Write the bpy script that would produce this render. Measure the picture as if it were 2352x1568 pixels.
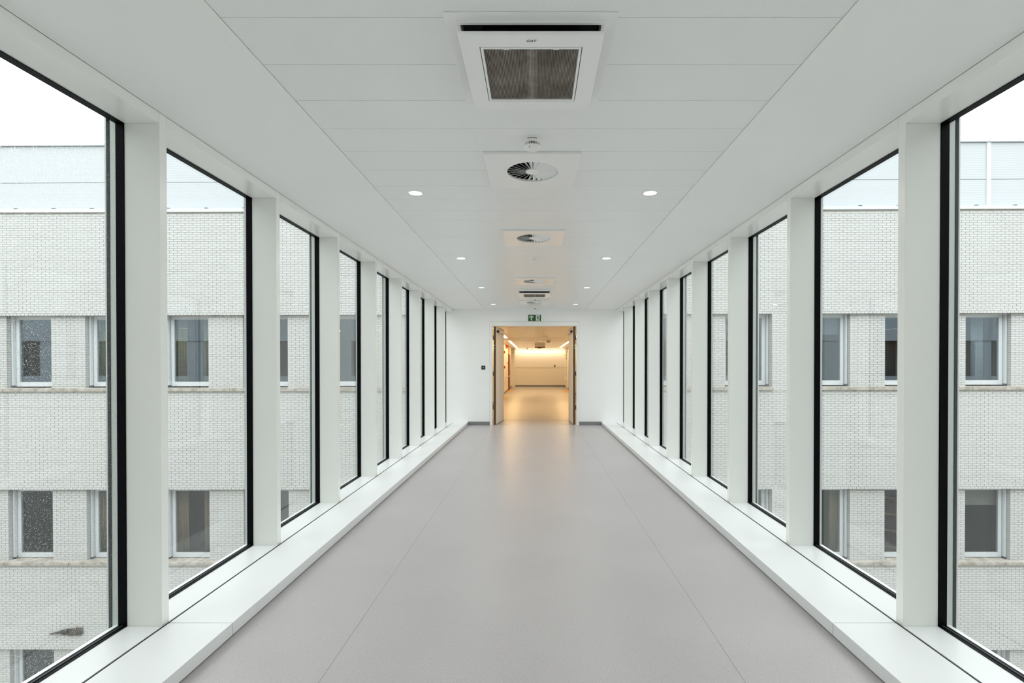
import bpy, bmesh, math, random
import numpy as np
from mathutils import Vector, Matrix

# ------------------------------------------------------------------ scene, camera, sky, exposure
for o in list(bpy.data.objects):
    bpy.data.objects.remove(o, do_unlink=True)
SC = bpy.context.scene
COL = SC.collection
random.seed(7)
rng = np.random.default_rng(7)

F_PX = 1150.0                 # focal length in pixels of the 2352 px wide frame
CAM_H = 1.423
PITCH = math.radians(0.40)    # the verticals lean in very slightly towards the floor
cam_d = bpy.data.cameras.new('camera')
cam = bpy.data.objects.new('camera', cam_d)
COL.objects.link(cam)
cam.location = (0, 0, CAM_H)
cam.rotation_euler = (math.pi / 2 - PITCH, 0, 0)
cam_d.sensor_fit = 'HORIZONTAL'
cam_d.sensor_width = 36.0
cam_d.lens = F_PX / 2352 * 36.0
cam_d.shift_x = -(1229.7 - 1176) / 2352
cam_d.shift_y = (837 + F_PX * math.tan(PITCH) - 784) / 2352
cam_d.clip_start = 0.02
cam_d.clip_end = 300
SC.camera = cam

SKY_ZENITH = 4.6
w = bpy.data.worlds.new('overcast_sky')
SC.world = w
w.use_nodes = True
nt = w.node_tree
nt.nodes.clear()
wo = nt.nodes.new('ShaderNodeOutputWorld')
bg = nt.nodes.new('ShaderNodeBackground')
bg.inputs['Color'].default_value = (0.955, 0.985, 1.0, 1)
tc = nt.nodes.new('ShaderNodeTexCoord')
sep = nt.nodes.new('ShaderNodeSeparateXYZ')
mx = nt.nodes.new('ShaderNodeMath'); mx.operation = 'MAXIMUM'; mx.inputs[1].default_value = 0.0
ma = nt.nodes.new('ShaderNodeMath'); ma.operation = 'MULTIPLY_ADD'      # CIE overcast: (1 + 2 sin h) / 3
ma.inputs[1].default_value = 2 * SKY_ZENITH / 3
ma.inputs[2].default_value = SKY_ZENITH / 3
nt.links.new(tc.outputs['Generated'], sep.inputs[0])
nt.links.new(sep.outputs['Z'], mx.inputs[0])
nt.links.new(mx.outputs[0], ma.inputs[0])
nt.links.new(ma.outputs[0], bg.inputs['Strength'])
nt.links.new(bg.outputs[0], wo.inputs[0])

SC.view_settings.view_transform = 'Standard'
SC.view_settings.look = 'None'
SC.view_settings.exposure = 0.18
SC.view_settings.gamma = 1.0
SC.view_settings.use_curve_mapping = False
cy = SC.cycles
cy.max_bounces = 14
cy.diffuse_bounces = 8
cy.glossy_bounces = 5
cy.transmission_bounces = 8
cy.transparent_max_bounces = 24
cy.caustics_reflective = False
cy.caustics_refractive = False
cy.sample_clamp_indirect = 6.0
try:
    cy.use_denoising = True
except Exception:
    pass

# ------------------------------------------------------------------ helpers
def new_bm():
    return bmesh.new()

def box(bm, x0, x1, y0, y1, z0, z1):
    if x1 < x0: x0, x1 = x1, x0
    if y1 < y0: y0, y1 = y1, y0
    if z1 < z0: z0, z1 = z1, z0
    v = [bm.verts.new(p) for p in ((x0, y0, z0), (x1, y0, z0), (x1, y1, z0), (x0, y1, z0),
                                   (x0, y0, z1), (x1, y0, z1), (x1, y1, z1), (x0, y1, z1))]
    for f in ((0, 3, 2, 1), (4, 5, 6, 7), (0, 1, 5, 4), (1, 2, 6, 5), (2, 3, 7, 6), (3, 0, 4, 7)):
        bm.faces.new([v[i] for i in f])

def tube(bm, p0, p1, r, n=12, r1=None):
    p0 = Vector(p0); p1 = Vector(p1)
    d = (p1 - p0).normalized()
    a = d.orthogonal().normalized()
    b = d.cross(a)
    r1 = r if r1 is None else r1
    A = [bm.verts.new(p0 + (a * math.cos(t) + b * math.sin(t)) * r) for t in [2 * math.pi * i / n for i in range(n)]]
    B = [bm.verts.new(p1 + (a * math.cos(t) + b * math.sin(t)) * r1) for t in [2 * math.pi * i / n for i in range(n)]]
    for i in range(n):
        j = (i + 1) % n
        bm.faces.new((A[i], A[j], B[j], B[i]))
    bm.faces.new(A[::-1]); bm.faces.new(B)

def lathe(bm, prof, n=32):
    """revolve (radius, z) points about z"""
    rings = []
    for r, z in prof:
        if r < 1e-6:
            rings.append([bm.verts.new((0, 0, z))])
        else:
            rings.append([bm.verts.new((r * math.cos(2 * math.pi * i / n), r * math.sin(2 * math.pi * i / n), z)) for i in range(n)])
    for a, b in zip(rings, rings[1:]):
        for i in range(n):
            j = (i + 1) % n
            if len(a) == 1 and len(b) == 1: continue
            if len(a) == 1: bm.faces.new((a[0], b[j], b[i]))
            elif len(b) == 1: bm.faces.new((a[i], a[j], b[0]))
            else: bm.faces.new((a[i], a[j], b[j], b[i]))

def prism(bm, pts, y0, y1):
    """polygon in x,z extruded along y"""
    A = [bm.verts.new((x, y0, z)) for x, z in pts]
    B = [bm.verts.new((x, y1, z)) for x, z in pts]
    bm.faces.new(A); bm.faces.new(B[::-1])
    n = len(pts)
    for i in range(n):
        j = (i + 1) % n
        bm.faces.new((A[j], A[i], B[i], B[j]))

def obj(name, bm, mat, parent=None, bevel=0.0, smooth=False, loc=None, seg=2):
    bmesh.ops.recalc_face_normals(bm, faces=bm.faces)
    me = bpy.data.meshes.new(name)
    bm.to_mesh(me); bm.free()
    o = bpy.data.objects.new(name, me)
    COL.objects.link(o)
    if mat is not None:
        me.materials.append(mat)
    if parent is not None:
        o.parent = parent
    if loc is not None:
        o.location = loc
    if smooth:
        me.polygons.foreach_set('use_smooth', [True] * len(me.polygons))
    if bevel > 0:
        m = o.modifiers.new('bevel', 'BEVEL')
        m.width = bevel; m.segments = seg; m.limit_method = 'ANGLE'
    return o

def bobj(name, mat, parent, *boxes, bevel=0.0, loc=None):
    bm = new_bm()
    for b in boxes: box(bm, *b)
    return obj(name, bm, mat, parent, bevel=bevel, loc=loc)

def empty(name, loc=(0, 0, 0), rot=(0, 0, 0), parent=None):
    o = bpy.data.objects.new(name, None)
    o.empty_display_size = 0.1
    COL.objects.link(o)
    o.location = loc; o.rotation_euler = rot
    if parent is not None: o.parent = parent
    return o

def tag(o, label, cat, group=None, kind=None):
    o['label'] = label; o['category'] = cat
    if group: o['group'] = group
    if kind: o['kind'] = kind
    return o

def copy_tree(src, loc, parent=None):
    c = src.copy(); COL.objects.link(c)
    if parent is not None: c.parent = parent
    if loc is not None: c.location = loc
    for ch in list(src.children):
        copy_tree(ch, None, c)
    return c

# ------------------------------------------------------------------ materials
def mat(name, color, rough=0.5, spec=0.5, var=0.0, scale=8.0, bump=0.0, bscale=None, metal=0.0, color2=None, detail=3.0, coat=0.0):
    m = bpy.data.materials.new(name)
    m.use_nodes = True
    n = m.node_tree; bs = n.nodes['Principled BSDF']
    bs.inputs['Base Color'].default_value = (*color, 1)
    bs.inputs['Roughness'].default_value = rough
    bs.inputs['Specular IOR Level'].default_value = spec
    bs.inputs['Metallic'].default_value = metal
    if coat:
        bs.inputs['Coat Weight'].default_value = coat
        bs.inputs['Coat Roughness'].default_value = 0.12
    t = n.nodes.new('ShaderNodeTexCoord')
    nz = n.nodes.new('ShaderNodeTexNoise')
    nz.inputs['Scale'].default_value = scale
    nz.inputs['Detail'].default_value = detail
    n.links.new(t.outputs['Object'], nz.inputs['Vector'])
    rp = n.nodes.new('ShaderNodeValToRGB')
    c2 = color2 if color2 else tuple(max(0.0, c * (1 - var)) for c in color)
    rp.color_ramp.elements[0].position = 0.35; rp.color_ramp.elements[0].color = (*c2, 1)
    rp.color_ramp.elements[1].position = 0.65; rp.color_ramp.elements[1].color = (*color, 1)
    n.links.new(nz.outputs['Fac'], rp.inputs['Fac'])
    n.links.new(rp.outputs['Color'], bs.inputs['Base Color'])
    if bump > 0:
        nb = n.nodes.new('ShaderNodeTexNoise'); nb.inputs['Scale'].default_value = bscale or scale * 8
        bp = n.nodes.new('ShaderNodeBump'); bp.inputs['Strength'].default_value = bump; bp.inputs['Distance'].default_value = 0.002
        n.links.new(t.outputs['Object'], nb.inputs['Vector'])
        n.links.new(nb.outputs['Fac'], bp.inputs['Height'])
        n.links.new(bp.outputs['Normal'], bs.inputs['Normal'])
    return m

def emit_mat(name, color, strength):
    m = bpy.data.materials.new(name); m.use_nodes = True
    bs = m.node_tree.nodes['Principled BSDF']
    bs.inputs['Base Color'].default_value = (0.8, 0.8, 0.8, 1)
    bs.inputs['Emission Color'].default_value = (*color, 1)
    bs.inputs['Emission Strength'].default_value = strength
    return m

def glass_mat(name, tint=(0.97, 0.985, 0.975), r0=0.045, refl=(1, 1, 1)):
    m = bpy.data.materials.new(name); m.use_nodes = True
    n = m.node_tree; n.nodes.clear()
    out = n.nodes.new('ShaderNodeOutputMaterial')
    tr = n.nodes.new('ShaderNodeBsdfTransparent'); tr.inputs[0].default_value = (*tint, 1)
    gl = n.nodes.new('ShaderNodeBsdfGlossy'); gl.inputs['Roughness'].default_value = 0.0; gl.inputs['Color'].default_value = (*refl, 1)
    lw = n.nodes.new('ShaderNodeLayerWeight'); lw.inputs['Blend'].default_value = 0.5
    pw = n.nodes.new('ShaderNodeMath'); pw.operation = 'POWER'; pw.inputs[1].default_value = 5.0
    md = n.nodes.new('ShaderNodeMath'); md.operation = 'MULTIPLY_ADD'
    md.inputs[1].default_value = 1 - r0; md.inputs[2].default_value = r0
    mix = n.nodes.new('ShaderNodeMixShader')
    n.links.new(lw.outputs['Facing'], pw.inputs[0]); n.links.new(pw.outputs[0], md.inputs[0])
    n.links.new(md.outputs[0], mix.inputs[0]); n.links.new(tr.outputs[0], mix.inputs[1]); n.links.new(gl.outputs[0], mix.inputs[2])
    n.links.new(mix.outputs[0], out.inputs[0])
    return m

def plank_mat(name, color, rough):
    """painted metal ceiling plank with fine perforation"""
    m = mat(name, color, rough, 0.5, var=0.012, scale=1.5)
    n = m.node_tree; bs = n.nodes['Principled BSDF']
    src = bs.inputs['Base Color'].links[0].from_socket
    t = n.nodes.new('ShaderNodeTexCoord')
    mp = n.nodes.new('ShaderNodeMapping'); mp.inputs['Scale'].default_value = (170, 170, 0)
    mp.inputs['Rotation'].default_value = (0, 0, math.radians(45))
    vo = n.nodes.new('ShaderNodeTexVoronoi'); vo.inputs['Scale'].default_value = 1.0; vo.inputs['Randomness'].default_value = 0.0
    rp = n.nodes.new('ShaderNodeValToRGB')
    rp.color_ramp.elements[0].position = 0.22; rp.color_ramp.elements[0].color = (0.82, 0.82, 0.82, 1)
    rp.color_ramp.elements[1].position = 0.36; rp.color_ramp.elements[1].color = (1, 1, 1, 1)
    mu = n.nodes.new('ShaderNodeMix'); mu.data_type = 'RGBA'; mu.blend_type = 'MULTIPLY'; mu.inputs['Factor'].default_value = 1
    n.links.new(t.outputs['Object'], mp.inputs[0]); n.links.new(mp.outputs[0], vo.inputs['Vector'])
    n.links.new(vo.outputs['Distance'], rp.inputs[0])
    n.links.new(src, mu.inputs[6]); n.links.new(rp.outputs[0], mu.inputs[7])
    n.links.new(mu.outputs[2], bs.inputs['Base Color'])
    return m

def floor_mat(name):
    """speckled vinyl"""
    m = mat(name, (0.41, 0.39, 0.392), 0.36, 0.45, var=0.05, scale=1.2)
    n = m.node_tree; bs = n.nodes['Principled BSDF']
    src = bs.inputs['Base Color'].links[0].from_socket
    t = n.nodes.new('ShaderNodeTexCoord')
    col = src
    for sc_, lo, hi, c0, c1 in ((260, 0.40, 0.60, 0.86, 1.08), (520, 0.36, 0.64, 0.86, 1.10), (90, 0.30, 0.42, 0.9, 1.0)):
        nz = n.nodes.new('ShaderNodeTexNoise'); nz.inputs['Scale'].default_value = sc_; nz.inputs['Detail'].default_value = 1.0
        n.links.new(t.outputs['Object'], nz.inputs['Vector'])
        rp = n.nodes.new('ShaderNodeValToRGB')
        rp.color_ramp.elements[0].position = lo; rp.color_ramp.elements[0].color = (c0, c0, c0, 1)
        rp.color_ramp.elements[1].position = hi; rp.color_ramp.elements[1].color = (c1, c1, c1, 1)
        n.links.new(nz.outputs['Fac'], rp.inputs[0])
        mu = n.nodes.new('ShaderNodeMix'); mu.data_type = 'RGBA'; mu.blend_type = 'MULTIPLY'; mu.inputs['Factor'].default_value = 1
        n.links.new(col, mu.inputs[6]); n.links.new(rp.outputs[0], mu.inputs[7])
        col = mu.outputs[2]
    n.links.new(col, bs.inputs['Base Color'])
    return m

def brick_mat(name, single):
    """white glazed brick; tint comes from the brick itself"""
    m = mat(name, (0.525, 0.535, 0.53), 0.5, 0.35, var=0.06, scale=30)
    n = m.node_tree; bs = n.nodes['Principled BSDF']
    src = bs.inputs['Base Color'].links[0].from_socket
    mu = n.nodes.new('ShaderNodeMix'); mu.data_type = 'RGBA'; mu.blend_type = 'MULTIPLY'; mu.inputs['Factor'].default_value = 1
    n.links.new(src, mu.inputs[6])
    if single:
        oi = n.nodes.new('ShaderNodeObjectInfo')
        rp = n.nodes.new('ShaderNodeValToRGB')
        rp.color_ramp.elements[0].color = (0.94, 0.94, 0.93, 1); rp.color_ramp.elements[1].color = (1, 1, 1, 1)
        n.links.new(oi.outputs['Random'], rp.inputs[0]); n.links.new(rp.outputs[0], mu.inputs[7])
    else:
        at = n.nodes.new('ShaderNodeAttribute'); at.attribute_name = 'tint'
        n.links.new(at.outputs['Color'], mu.inputs[7])
    n.links.new(mu.outputs[2], bs.inputs['Base Color'])
    return m

def brick_pattern_mat(name):
    """the rear building, out of the picture: bricks too far off to be picked apart"""
    m = mat(name, (0.6, 0.61, 0.6), 0.5, 0.4)
    n = m.node_tree; bs = n.nodes['Principled BSDF']
    t = n.nodes.new('ShaderNodeTexCoord')
    mp = n.nodes.new('ShaderNodeMapping'); mp.inputs['Rotation'].default_value = (math.radians(90), 0, 0)
    br = n.nodes.new('ShaderNodeTexBrick')
    br.inputs['Scale'].default_value = 1.0; br.inputs['Brick Width'].default_value = 0.2; br.inputs['Row Height'].default_value = 0.0589
    br.inputs['Mortar Size'].default_value = 0.005
    br.inputs['Color1'].default_value = (0.55, 0.56, 0.555, 1); br.inputs['Color2'].default_value = (0.51, 0.52, 0.51, 1)
    br.inputs['Mortar'].default_value = (0.26, 0.23, 0.2, 1)
    n.links.new(t.outputs['Object'], mp.inputs[0]); n.links.new(mp.outputs[0], br.inputs['Vector'])
    n.links.new(br.outputs['Color'], bs.inputs['Base Color'])
    return m

def ribbed_mat(name, color):
    m = mat(name, color, 0.45, 0.5, var=0.015, scale=1.0)
    n = m.node_tree; bs = n.nodes['Principled BSDF']
    t = n.nodes.new('ShaderNodeTexCoord')
    wv = n.nodes.new('ShaderNodeTexWave'); wv.bands_direction = 'Z'; wv.inputs['Scale'].default_value = 5.3
    bp = n.nodes.new('ShaderNodeBump'); bp.inputs['Strength'].default_value = 0.12; bp.inputs['Distance'].default_value = 0.01
    n.links.new(t.outputs['Object'], wv.inputs['Vector']); n.links.new(wv.outputs['Fac'], bp.inputs['Height'])
    n.links.new(bp.outputs['Normal'], bs.inputs['Normal'])
    return m

def dusty_mat(name, k):
    """grey brown dust on the grille; a ragged paler streak runs down the middle where no dust settled"""
    m = mat(name, (0.20 * k, 0.178 * k, 0.155 * k), 0.8, 0.2, color2=(0.125 * k, 0.11 * k, 0.095 * k), scale=9, detail=5)
    n = m.node_tree; bs = n.nodes['Principled BSDF']
    src = bs.inputs['Base Color'].links[0].from_socket
    t = n.nodes.new('ShaderNodeTexCoord'); sp = n.nodes.new('ShaderNodeSeparateXYZ')
    nz = n.nodes.new('ShaderNodeTexNoise'); nz.inputs['Scale'].default_value = 22; nz.inputs['Detail'].default_value = 4
    ab = n.nodes.new('ShaderNodeMath'); ab.operation = 'ABSOLUTE'
    ad = n.nodes.new('ShaderNodeMath'); ad.operation = 'MULTIPLY_ADD'; ad.inputs[1].default_value = 0.05
    rp = n.nodes.new('ShaderNodeValToRGB')
    rp.color_ramp.elements[0].position = 0.024; rp.color_ramp.elements[0].color = (0.55, 0.55, 0.55, 1)
    rp.color_ramp.elements[1].position = 0.052; rp.color_ramp.elements[1].color = (0, 0, 0, 1)
    mu = n.nodes.new('ShaderNodeMix'); mu.data_type = 'RGBA'
    mu.inputs[7].default_value = (0.36 * k, 0.33 * k, 0.30 * k, 1)
    n.links.new(t.outputs['Object'], sp.inputs[0]); n.links.new(t.outputs['Object'], nz.inputs['Vector'])
    n.links.new(sp.outputs['X'], ab.inputs[0]); n.links.new(nz.outputs['Fac'], ad.inputs[0]); n.links.new(ab.outputs[0], ad.inputs[2])
    n.links.new(ad.outputs[0], rp.inputs[0]); n.links.new(rp.outputs[0], mu.inputs[0])
    n.links.new(src, mu.inputs[6]); n.links.new(mu.outputs[2], bs.inputs['Base Color'])
    return m

M = {}
M['post'] = mat('post_paint', (0.85, 0.865, 0.835), 0.30, 0.5, var=0.01, scale=3)
M['head'] = mat('head_paint', (0.86, 0.87, 0.845), 0.22, 0.5, var=0.01, scale=3)
M['sill'] = mat('sill_laminate', (0.70, 0.715, 0.715), 0.30, 0.5, var=0.01, scale=3)
M['plinth'] = mat('plinth_laminate', (0.70, 0.715, 0.715), 0.36, 0.5, var=0.015, scale=2)
M['wall'] = mat('wall_paint', (0.88, 0.888, 0.88), 0.6, 0.3, var=0.012, scale=2, bump=0.05, bscale=120)
M['ceil'] = mat('ceiling_paint', (0.86, 0.862, 0.855), 0.45, 0.4, var=0.01, scale=2)
M['plank'] = plank_mat('perforated_plank', (0.855, 0.868, 0.862), 0.33)
M['edge'] = mat('edge_profile_paint', (0.86, 0.865, 0.85), 0.5, 0.35, var=0.01, scale=2)
M['plate'] = mat('plate_paint', (0.85, 0.855, 0.845), 0.16, 0.5, var=0.01, scale=3)
M['white_plastic'] = mat('white_plastic', (0.82, 0.82, 0.80), 0.35, 0.5, var=0.01)
M['dark_gap'] = mat('dark_gap', (0.012, 0.013, 0.015), 0.6, 0.3, var=0.1)
M['black'] = mat('black_profile', (0.0015, 0.002, 0.003), 0.45, 0.08, var=0.1)
M['gasket'] = mat('grey_gasket', (0.05, 0.055, 0.065), 0.35, 0.5, var=0.1)
M['outer'] = mat('outer_profile', (0.76, 0.80, 0.77), 0.35, 0.5, var=0.02)
M['joint'] = mat('outer_joint', (0.008, 0.013, 0.024), 0.6, 0.1, var=0.2, scale=60)
M['floor'] = floor_mat('speckled_vinyl')
M['weld'] = mat('weld_seam', (0.30, 0.265, 0.225), 0.5)
M['skirt'] = mat('skirting_vinyl', (0.22, 0.22, 0.225), 0.4, 0.5, var=0.03)
M['glass'] = glass_mat('clear_glass')
M['facade_glass_low'] = glass_mat('lower_facade_glass', (0.84, 0.84, 0.82), 0.045, (0.85, 0.92, 1.0))
M['facade_glass'] = glass_mat('facade_glass', (0.80, 0.84, 0.86), 0.13, (0.72, 0.86, 1.0))
M['brick'] = brick_mat('white_brick', True)
M['brick_field'] = brick_mat('white_brick_field', False)
M['brick_pattern'] = brick_pattern_mat('rear_brick')
M['mortar'] = mat('mortar', (0.38, 0.352, 0.30), 0.9, 0.2, var=0.2, scale=6)
M['stone'] = mat('sill_stone', (0.42, 0.395, 0.36), 0.8, 0.2, color2=(0.27, 0.24, 0.20), scale=7, detail=6)
M['pvc'] = mat('white_window_frame', (0.58, 0.61, 0.63), 0.3, 0.5, var=0.02)
M['cladding'] = ribbed_mat('roof_cladding', (0.45, 0.475, 0.495))
M['flash'] = mat('white_flashing', (0.56, 0.58, 0.59), 0.4, 0.5, var=0.01)
M['clip'] = mat('dark_clip', (0.06, 0.08, 0.11), 0.5)
M['room_reflect_blue'] = mat('dim_blue_reflection_room', (0.06, 0.085, 0.11), 0.8, 0.2, var=0.2, scale=1.2)  # blue put into the room colour in place of the panes' bluish reflection
M['room'] = mat('dim_room', (0.10, 0.092, 0.075), 0.8, 0.2, var=0.2, scale=1.2)
M['olive'] = mat('olive_curtain', (0.30, 0.29, 0.17), 0.85, 0.1, var=0.2, scale=14)
M['tan'] = mat('tan_curtain', (0.33, 0.28, 0.20), 0.85, 0.1, var=0.2, scale=14)
M['pale'] = mat('pale_curtain', (0.40, 0.45, 0.45), 0.85, 0.1, var=0.2, scale=14)
M['blind'] = mat('grey_blind', (0.30, 0.31, 0.30), 0.8, 0.1, var=0.1)
M['wood'] = mat('shelf_wood', (0.50, 0.38, 0.24), 0.6, 0.3, var=0.1)
M['books'] = mat('book_spines', (0.14, 0.07, 0.05), 0.7, 0.2, color2=(0.03, 0.035, 0.05), scale=25)
M['ground'] = mat('courtyard_ground', (0.55, 0.545, 0.53), 0.9, 0.2, var=0.15, scale=0.5)  # unseen ground, toned pale to bounce light up to the ceiling
M['roofing'] = mat('bridge_cladding', (0.6, 0.62, 0.62), 0.5, 0.4, var=0.02)
M['leaf'] = mat('door_laminate', (0.72, 0.70, 0.665), 0.4, 0.4, var=0.01)
M['leaf_edge'] = mat('brown_door_edge', (0.13, 0.082, 0.046), 0.45, 0.4, var=0.15, scale=20)
M['steel'] = mat('brushed_steel', (0.55, 0.53, 0.50), 0.35, 0.5, metal=0.8, var=0.05)
M['dkplastic'] = mat('black_plastic', (0.010, 0.012, 0.014), 0.35, 0.5)
M['green'] = mat('sign_green', (0.008, 0.085, 0.012), 0.4, 0.5, var=0.02)
M['sign_white'] = mat('sign_white', (0.72, 0.78, 0.70), 0.4, 0.5, var=0.01)
M['red'] = mat('signal_red', (0.45, 0.02, 0.012), 0.4, 0.5, var=0.05)
M['yellow'] = mat('yellow_floor_mark', (0.58, 0.30, 0.012), 0.5, 0.4, var=0.05)
M['brown_door'] = mat('brown_wood_door', (0.22, 0.06, 0.018), 0.4, 0.4, var=0.15, scale=5)
M['orange'] = mat('orange_panel', (0.62, 0.30, 0.05), 0.5, 0.4, var=0.05)
M['filter'] = dusty_mat('dusty_filter', 1.25)
M['rib'] = dusty_mat('grille_rib', 1.75)
M['ink'] = mat('printed_ink', (0.03, 0.028, 0.028), 0.5)
M['led'] = emit_mat('green_led', (0.05, 0.9, 0.15), 2.0)
M['lamp'] = emit_mat('downlight_diffuser', (1.0, 0.99, 0.96), 4.0)
M['strip'] = emit_mat('warm_strip_diffuser', (1.0, 0.82, 0.55), 9.0)
M['far_wall'] = mat('far_wall_paint', (0.80, 0.77, 0.72), 0.5, 0.4, var=0.012, scale=2)
M['far_floor'] = floor_mat('far_speckled_vinyl')
M['far_ceil'] = mat('far_ceiling_metal', (0.74, 0.70, 0.64), 0.25, 0.5, var=0.02)
wm = bpy.data.materials.new('rain_water'); wm.use_nodes = True
_b = wm.node_tree.nodes['Principled BSDF']
_b.inputs['Base Color'].default_value = (1, 1, 1, 1); _b.inputs['Roughness'].default_value = 0.0
_b.inputs['IOR'].default_value = 1.33; _b.inputs['Transmission Weight'].default_value = 1.0
M['water'] = wm

# ------------------------------------------------------------------ measured layout (metres)
XC = -0.015                    # centre line of the corridor
X_IN, X_FR, X_OUT = 1.923, 2.105, 2.148
Y_BACK, Y_END, Y_FAC = -0.90, 11.77, 12.80
P0, PSTEP, PTH = 2.59, 1.163, 0.05     # near face of the first post in view, spacing, thickness
posts = [P0 + PSTEP * k for k in range(-3, 8)]   # -0.899 ... 10.731
Z_SILL, Z_PL, Z_HEAD, Z_CEIL = 0.065, 0.070, 2.668, 2.723
Z_FAR = 2.436
PLK0, PLK = 1.885, 0.2945

# ------------------------------------------------------------------ floor
fl = bobj('floor', M['dark_gap'], None, (XC - 2.2, XC + 2.2, Y_BACK - 0.2, Y_FAC, -0.30, -0.006))
tag(fl, 'grey speckled vinyl floor of the bridge corridor', 'floor', kind='structure')
S = 0.955
for x0, x1 in ((-1.60, -S), (-S, S), (S, 1.60)):
    bobj('vinyl_sheet', M['floor'], fl, (XC + x0 + 0.0015, XC + x1 - 0.0015, Y_BACK, Y_FAC - 0.006, -0.006, 0.0))
for s in (-S, S):
    bobj('weld_seam', M['weld'], fl, (XC + s - 0.0022, XC + s + 0.0022, Y_BACK, Y_FAC - 0.006, -0.004, 0.0004))

# ------------------------------------------------------------------ ceiling of planks
holes = [(1.897, 2.465, 0.285), (8.80, 9.368, 0.285)]                       # cassettes: y0, y1, half width
for n_ in (4, 10, 19, 28):
    holes.append((PLK0 + PLK * n_ + 0.02, PLK0 + PLK * (n_ + 2) - 0.02, 0.21))
HB = 1.168
ceil = bobj('ceiling', M['dark_gap'], None, (XC - 2.1, XC + 2.1, Y_BACK - 0.1, Y_END + 0.1, Z_CEIL + 0.16, Z_CEIL + 0.20))
tag(ceil, 'white corridor ceiling of perforated metal planks between plain side bands', 'ceiling', kind='structure')
n0 = int(math.floor((Y_BACK - PLK0) / PLK)) + 1
for k in range(n0, 40):
    ya, yb = PLK0 + PLK * k + 0.0012, PLK0 + PLK * (k + 1) - 0.0012
    yb = min(yb, Y_END)
    if ya > Y_END - 0.02: break
    bm = new_bm()
    za, zb = Z_CEIL, Z_CEIL + 0.018
    xl, xr = XC - HB + 0.003, XC + HB - 0.003
    hit = [h for h in holes if h[0] < yb and h[1] > ya]
    if hit:
        h0, h1, hw = hit[0]
        box(bm, xl, XC - hw, ya, yb, za, zb)
        box(bm, XC + hw, xr, ya, yb, za, zb)
        if h0 > ya + 0.004: box(bm, XC - hw, XC + hw, ya, h0, za, zb)
        if h1 < yb - 0.004: box(bm, XC - hw, XC + hw, h1, yb, za, zb)
    else:
        box(bm, xl, xr, ya, yb, za, zb)
    obj('plank', bm, M['plank'], ceil)
bobj('plank', M['plank'], ceil, (XC - HB + 0.003, XC + HB - 0.003, Y_BACK, PLK0 + PLK * n0 - 0.0012, Z_CEIL, Z_CEIL + 0.018))
for s in (-1, 1):
    bobj('side_band', M['ceil'], ceil, (XC + s * (HB + 0.055), XC + s * (X_IN - 0.0015), Y_BACK, Y_END, Z_CEIL, Z_CEIL + 0.16))
    cuts = [Y_BACK, 1.15, 4.84 if s < 0 else 3.94, 8.1, Y_END]
    for a, b in zip(cuts, cuts[1:]):
        bobj('edge_profile', M['edge'], ceil, (XC + s * HB, XC + s * (HB + 0.0545), a + 0.001, b - 0.001, Z_CEIL - 0.0035, Z_CEIL + 0.03), bevel=0.0015)

# ------------------------------------------------------------------ glazed side walls
wn = 0
ORD = ['nearest', 'second', 'third', 'fourth', 'fifth', 'sixth', 'seventh', 'eighth', 'ninth', 'tenth', 'eleventh']

def droplets(name, parent, x, y0, y1, z0, z1, count, rmin, rmax):
    base = bmesh.new()
    bmesh.ops.create_icosphere(base, subdivisions=1, radius=1.0)
    bmesh.ops.delete(base, geom=[f for f in base.faces if f.calc_center_median().x > 0.35], context='FACES')
    base.verts.ensure_lookup_table(); base.verts.index_update()
    bv = np.array([v.co[:] for v in base.verts]); bf = np.array([[v.index for v in f.verts] for f in base.faces]); base.free()
    V = []; Fc = []
    r = rmin + (rmax - rmin) * rng.random(count) ** 2.2
    py = y0 + (y1 - y0) * rng.random(count); pz = z0 + (z1 - z0) * rng.random(count)
    st = 0.9 + 0.8 * rng.random(count)
    for i in range(count):
        v = bv * np.array([0.45 * r[i], r[i], r[i] * st[i]]) + np.array([x, py[i], pz[i]])
        V.append(v); Fc.append(bf + len(bv) * i)
    V = np.concatenate(V); Fc = np.concatenate(Fc)
    me = bpy.data.meshes.new(name)
    me.vertices.add(len(V)); me.vertices.foreach_set('co', V.ravel())
    me.loops.add(len(Fc) * 3); me.loops.foreach_set('vertex_index', Fc.ravel())
    me.polygons.add(len(Fc)); me.polygons.foreach_set('loop_start', np.arange(len(Fc)) * 3)
    me.polygons.foreach_set('use_smooth', np.ones(len(Fc), bool))
    me.update(); me.validate()
    me.materials.append(M['water'])
    o = bpy.data.objects.new(name, me); COL.objects.link(o); o.parent = parent
    o['kind'] = 'stuff'
    return o

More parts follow.
